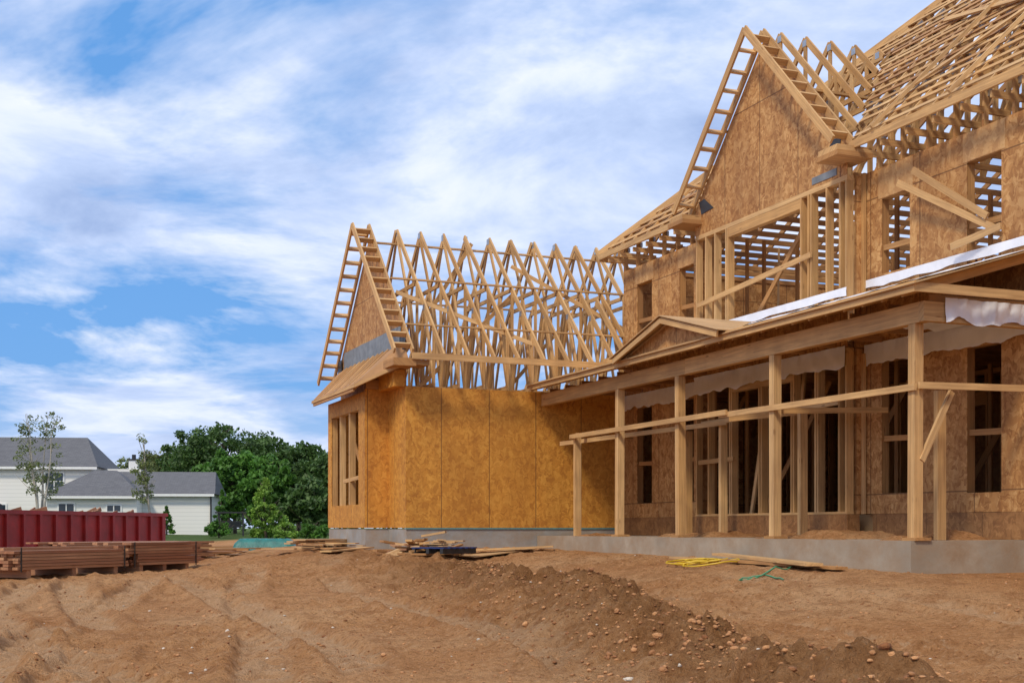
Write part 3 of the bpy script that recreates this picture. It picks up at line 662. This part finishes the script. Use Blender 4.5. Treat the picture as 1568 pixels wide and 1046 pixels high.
PB=owner('pallet',(8.5,24.7,gz(8.5,24.7)+.03),.5)
for j in range(3): box(grp(PB,'runner','dark'),-.5,.5,-.4+j*.38,-.32+j*.38,0,.10)
for j in range(6): box(grp(PB,'deck','blue'),-.5+j*.18,-.39+j*.18,-.42,.46,.102,.125)
for j in range(7): beam(grp(PB,'offcuts','ply'),(random.uniform(-.4,.3),-.3,.15+j*.02),(random.uniform(-.3,.4),.35,.15+j*.02),.12,.02)
for k,(sx,sy,nn) in enumerate(((6.9,28.0,12),(5.4,31.5,10),(3.2,31.8,10))):
    o=owner('scrap_lumber_pile.%03d'%(k+1),(0,0,0))
    for i in range(nn):
        x=sx+random.gauss(0,.35);y=sy+random.gauss(0,.5);a=random.uniform(0,6.3);l=random.uniform(.4,1.2);z=gz(x,y)+.05+random.uniform(0,.12)
        beam(grp(o,'offcuts',random.choice(['lum','ply','lumd','redlum'])),(x,y,z),(x+math.cos(a)*l,y+math.sin(a)*l,z),random.choice([.09,.2,.3]),.025)
M['teal']=plain('teal_tarp',(.02,.17,.15),.45,.4,4.,bump=.5)
tx,ty=C(-6.9,36); TB=owner('tarp_covered_stack',(tx,ty,gz(tx,ty)+.06),YAW+.1)
gg=grp(TB,'s_tarp','teal'); nu,nv=26,14
for j in range(nv+1):
    for i in range(nu+1):
        X_=-1+2*i/nu;Y_=-1+2*j/nv; e=min(1,(1-abs(X_))*5)*min(1,(1-abs(Y_))*4)
        gg.v.append([X_*.85*(1+.05*(1-e)),Y_*.6,.0+.36*e**.5+random.uniform(-.015,.02)])
for j in range(nv):
    for i in range(nu):
        a=j*(nu+1)+i;gg.f.append((a,a+1,a+nu+2,a+nu+1));gg.uv.extend([(0,0)]*4)
for x in (-.6,0,.6): box(grp(TB,'boards','lumd'),x-.2,x+.2,-.7,-.5,-.05,.12)
def hose(name,cx,cy,r,loops,col,rad,spread):
    M[name]=plain(name+'_plastic',col,.4,.2); o=owner(name,(0,0,0)); pts=[]
    nn=loops*24
    for i in range(nn):
        a=i/24*2*math.pi; rr=r*(.7+.4*math.sin(i*.13)); x=cx+math.cos(a)*rr+spread[0]*math.sin(i*.09)+spread[2]*(i/nn)**3;y=cy+math.sin(a)*rr*1.2+spread[1]*math.sin(i*.07)
        pts.append((x,y,gz(x,y)+rad+.015+i*.0003))
    tube(grp(o,'s_coil',name),pts,[rad]*len(pts),6)
hose('yellow_hose',10.3,17.5,.36,6,(.65,.42,.02),.014,(.1,.4,0)); hose('green_hose',9.6,14.6,.3,1,(.06,.30,.15),.010,(.3,.9,.5))
px_,py_=C(-16.6,76); PG=owner('garden_pergola',(px_,py_,gz(px_,py_)),YAW+.2)
for x in (-.7,.7):
    for y in (-.5,.5): box(grp(PG,'post','dark'),x-.05,x+.05,y-.05,y+.05,0,1.35)
for y in np.arange(-.6,.61,.2): box(grp(PG,'roof_slat','dark'),-.9,.9,y-.03,y+.03,1.35,1.43)
box(grp(PG,'seat','dark'),-.6,.6,-.2,.25,.4,.46); box(grp(PG,'backrest','dark'),-.6,.6,.26,.3,.5,.9)
flush()

# ------------------------------------------------------------------ trees
def leafmat(name,c1,c2):
    m,nt,b=newmat(name); n=N(nt); r=n('ShaderNodeNewGeometry').outputs['Random Per Island']
    co_=n('ShaderNodeTexCoord').outputs['Object']; f=n.noise(co_,.9,2)
    c=n.mix(r,c1,c2); c=n.mix(n.ramp(f,[(.35,.55),(.6,0)]),c,tuple(x*.45 for x in c1))
    nt.links.new(c,b.inputs['Base Color']); b.inputs['Roughness'].default_value=.6
    t=n('ShaderNodeBsdfTranslucent'); nt.links.new(c,t.inputs[0]); ms=n('ShaderNodeMixShader',ins={0:.3}); nt.links.new(b.outputs[0],ms.inputs[1]); nt.links.new(t.outputs[0],ms.inputs[2])
    nt.links.new(ms.outputs[0],nt.nodes['Material Output'].inputs[0]); return m
M['lf_dark']=leafmat('dark_foliage',(.05,.11,.022),(.11,.20,.04)); M['lf_mid']=leafmat('mid_foliage',(.07,.19,.022),(.15,.33,.045)); M['lf_lite']=leafmat('light_foliage',(.16,.32,.03),(.32,.48,.08)); M['lf_olive']=leafmat('olive_foliage',(.14,.18,.055),(.27,.31,.10))
M['bark']=plain('bark',(.10,.075,.05),.9,.4,5.)
M['barkl']=plain('pale_bark',(.42,.38,.32),.9,.3,5.)
def leaves(name,cent,rad,n_per,size,mat,par):
    cent=np.array(cent);k=len(cent);tot=k*n_per
    dirs=np.random.normal(size=(tot,3));dirs/=np.linalg.norm(dirs,axis=1)[:,None]
    rr=np.random.uniform(.3,1,(tot,1))**.6
    c=np.repeat(cent,n_per,0)+dirs*rr*np.repeat(np.array(rad)[:,None],n_per,0)*np.array([1,1,.75])
    a=np.random.normal(size=(tot,3));a/=np.linalg.norm(a,axis=1)[:,None]
    b=np.cross(a,np.random.normal(size=(tot,3)));b/=np.linalg.norm(b,axis=1)[:,None]
    s=np.random.uniform(.6,1.3,(tot,1))*size
    V=np.stack([c-a*s,c+b*s*.55,c+a*s,c-b*s*.55],1).reshape(-1,3)
    F=np.arange(tot*4).reshape(-1,4)
    o=mkmesh(name,V.tolist(),F.tolist(),None,M[mat]); o.parent=par
def tree(name,s,d,zt,w,mat='lf_mid',n=70,per=120,size=.2,shape='round',bare=.2,bark='bark',stems=1):
    x,y=C(s,d); z0=gz(x,y)-.1; h=zt-z0; o=owner(name,(x,y,z0)); e=owners[o]
    g=grp(o,'s_trunk',bark); tips=[]
    for k in range(stems):
        lx,ly=random.uniform(-.06,.06)*h*(2 if stems>1 else 1),random.uniform(-.06,.06)*h*(2 if stems>1 else 1)
        pts=[(lx*t+random.uniform(-.02,.02)*h*t,ly*t,h*.93*t) for t in np.linspace(0,1,7)]
        r0=h*(.022 if stems==1 else .010); tube(g,pts,[r0*(1.05-t) +.01 for t in np.linspace(0,1,7)],7)
        for j in range(int(26/stems)+4):
            t=random.uniform(bare,.95); a=random.uniform(0,6.28); L_=w*.45*(1.15-t)*random.uniform(.6,1.1)
            p=Vector((lx*t,ly*t,h*.93*t)); q=p+Vector((math.cos(a)*L_,math.sin(a)*L_,L_*.9)); mid=(p+q)/2+Vector((0,0,-.05*L_))
            tube(g,[p,mid,q],[r0*.35,r0*.22,.012],5); tips.append(q); tips.append(mid)
    cs=[];rs=[]
    for i in range(n):
        t=random.random()
        if shape=='round':
            th=random.uniform(0,6.28);ph2=math.acos(random.uniform(-.75,1));rr=random.uniform(.5,1.05)
            cs.append((math.cos(th)*math.sin(ph2)*w/2*rr*.85,math.sin(th)*math.sin(ph2)*w/2*rr*.85,h*(bare+(1-bare)*.5)+math.cos(ph2)*h*(1-bare)*.45*rr)); rs.append(w*random.uniform(.06,.14))
        elif shape=='cone':
            th=random.uniform(0,6.28);r=w/2*(1-t)**.8*random.uniform(.4,1);cs.append((math.cos(th)*r,math.sin(th)*r,h*(bare+(1-bare)*t*.97)));rs.append(w*random.uniform(.06,.12)*(1.2-t*.7))
        else:
            q=random.choice(tips); cs.append((q.x+random.gauss(0,w*.05),q.y+random.gauss(0,w*.05),q.z+random.gauss(0,h*.04)));rs.append(w*random.uniform(.05,.12))
    leaves('foliage',cs,rs,per,size,mat,e)
def PX(px,d): return (px-784)/1970*d
def ZY(y,d): return (808-y)*d/1970
T=[('oak_tree',350,125,644,11.5,'lf_dark'),('oak_tree.001',297,128,656,8,'lf_dark'),('oak_tree.002',402,130,656,8,'lf_dark'),('oak_tree.003',458,95,678,6.4,'lf_dark'),('oak_tree.004',360,100,684,5.8,'lf_mid'),
   ('oak_tree.005',500,90,692,5.4,'lf_dark'),('oak_tree.006',415,92,698,4.6,'lf_mid'),('oak_tree.007',258,135,684,8.5,'lf_olive'),('oak_tree.008',212,140,702,8.5,'lf_olive'),('oak_tree.009',545,110,700,8,'lf_dark'),('oak_tree.010',330,110,708,5.5,'lf_mid'),('oak_tree.011',480,85,738,4.5,'lf_dark'),('oak_tree.012',310,118,728,6,'lf_dark')]
for nm,px,d,y,w,mt in T: tree(nm,PX(px,d),d,ZY(y,d),w,mt,n=105,per=100,size=.2,shape='round',bare=.08)
tree('young_maple_tree',PX(407,72),72,ZY(731,72),2.7,'lf_lite',n=80,per=90,size=.11,shape='cone',bare=.05)
tree('conifer_tree',PX(340,80),80,ZY(748,80),1.4,'lf_mid',n=50,per=60,size=.1,shape='cone',bare=.03)
tree('conifer_tree.001',PX(255,80),80,ZY(775,80),1.2,'lf_mid',n=40,per=60,size=.1,shape='cone',bare=.03)
tree('birch_tree',PX(62,74),74,ZY(620,74),3.2,'lf_olive',n=100,per=26,size=.075,shape='tips',bare=.3,bark='barkl',stems=4)
tree('birch_tree.001',PX(233,70),70,ZY(664,70),2.2,'lf_olive',n=70,per=24,size=.07,shape='tips',bare=.3,bark='barkl',stems=3)
tree('shrub',PX(335,70),70,ZY(795,70),1.6,'lf_mid',n=40,per=60,size=.08,bare=0); tree('shrub.001',PX(440,66),66,ZY(802,66),1.6,'lf_lite',n=40,per=60,size=.08,bare=0); tree('shrub.002',PX(480,60),60,ZY(800,60),1.6,'lf_mid',n=40,per=60,size=.08,bare=0)
flush()
cs=[];rs=[]
for s in np.arange(-260,200,3.2):
    d=random.uniform(185,205); x,y=C(s,d)
    hh=random.uniform(4.5,8)
    for k in range(4): cs.append((x+random.gauss(0,1.5),y+random.gauss(0,1.5),-1+hh*(k+.5)/4)); rs.append(2.4-.35*k)
e=owners[owner('distant_tree_line')]; leaves('foliage',cs,rs,50,.5,'lf_dark',e)

# ------------------------------------------------------------------ light, sky, camera
S=Vector((-.78,-.60,0)).normalized(); el=math.radians(47); S=Vector((S.x*math.cos(el),S.y*math.cos(el),math.sin(el)))
sun=bpy.data.lights.new('sun','SUN'); sun.energy=2.55; sun.angle=math.radians(9); sun.color=(1,.90,.73)
so=bpy.data.objects.new('sun',sun); scene.collection.objects.link(so); so.rotation_euler=S.to_track_quat('Z','Y').to_euler(); so.location=(-30,-30,40)
w=bpy.data.worlds.new('World'); scene.world=w; w.use_nodes=True; nt=w.node_tree; nt.nodes.clear(); n=N(nt)
out=n('ShaderNodeOutputWorld'); bg=n('ShaderNodeBackground'); bg.inputs[1].default_value=.112; nt.links.new(bg.outputs[0],out.inputs[0])
sky=n('ShaderNodeTexSky'); sky.sky_type='NISHITA'; sky.sun_disc=False; sky.sun_elevation=el; sky.sun_rotation=math.atan2(S.x,S.y); sky.ozone_density=2.
tc=n('ShaderNodeTexCoord').outputs['Generated']
xyz=n('ShaderNodeSeparateXYZ',ins={0:tc}); zz=n.math('ADD',n.math('MAXIMUM',xyz.outputs[2],0.),.13)
rx=n.math('ADD',n.math('MULTIPLY',xyz.outputs[0],CA),n.math('MULTIPLY',xyz.outputs[1],-SA)); ry=n.math('ADD',n.math('MULTIPLY',xyz.outputs[0],SA),n.math('MULTIPLY',xyz.outputs[1],CA))
p=n('ShaderNodeCombineXYZ',ins={0:n.math('DIVIDE',rx,zz),1:n.math('DIVIDE',ry,zz),2:0.}).outputs[0]
n1=n.noise(n.mapping(p,(1.0,.95,1),(0,0,.3),(3.1,1.7,0)),1.1,7,.6,.3)
n2=n.noise(n.mapping(p,(1.3,1.1,1),(0,0,.5),(7.7,4.2,0)),1.4,7,.58,.3)
bias=n.ramp(xyz.outputs[2],[(.0,.53),(.07,.51),(.12,.43),(.19,.43),(.27,.57),(.4,.59)])
mask=n.ramp(n.math('ADD',n1,n.math('SUBTRACT',bias,.5)),[(.38,0),(.52,1)])
n2b=n.math('SUBTRACT',n2,n.ramp(xyz.outputs[2],[(.12,0),(.24,.02),(.45,.04)]))
cl=n.ramp(n2b,[(.30,(3.3,4.5,7.3)),(.44,(5.0,6.2,8.9)),(.55,(7.2,8.0,9.9)),(.68,(9.0,9.3,10.0))])
blue=n.mix(.75,sky.outputs[0],(1.15,3.6,8.2))
c=n.mix(mask,blue,cl)
hz=n.ramp(xyz.outputs[2],[(.0,.7),(.11,.0)]); c=n.mix(hz,c,(6.9,7.6,9.3))
nt.links.new(c,bg.inputs[0])
cam=bpy.data.cameras.new('camera'); co=bpy.data.objects.new('camera',cam); scene.collection.objects.link(co)
co.location=(0,0,0); co.rotation_euler=(math.radians(90),0,YAW); cam.lens=1970/1568*36; cam.sensor_width=36; cam.shift_y=285/1568; cam.clip_end=5000; cam.clip_start=.1
scene.camera=co
scene.view_settings.view_transform='Standard'; scene.view_settings.look='None'; scene.view_settings.exposure=0
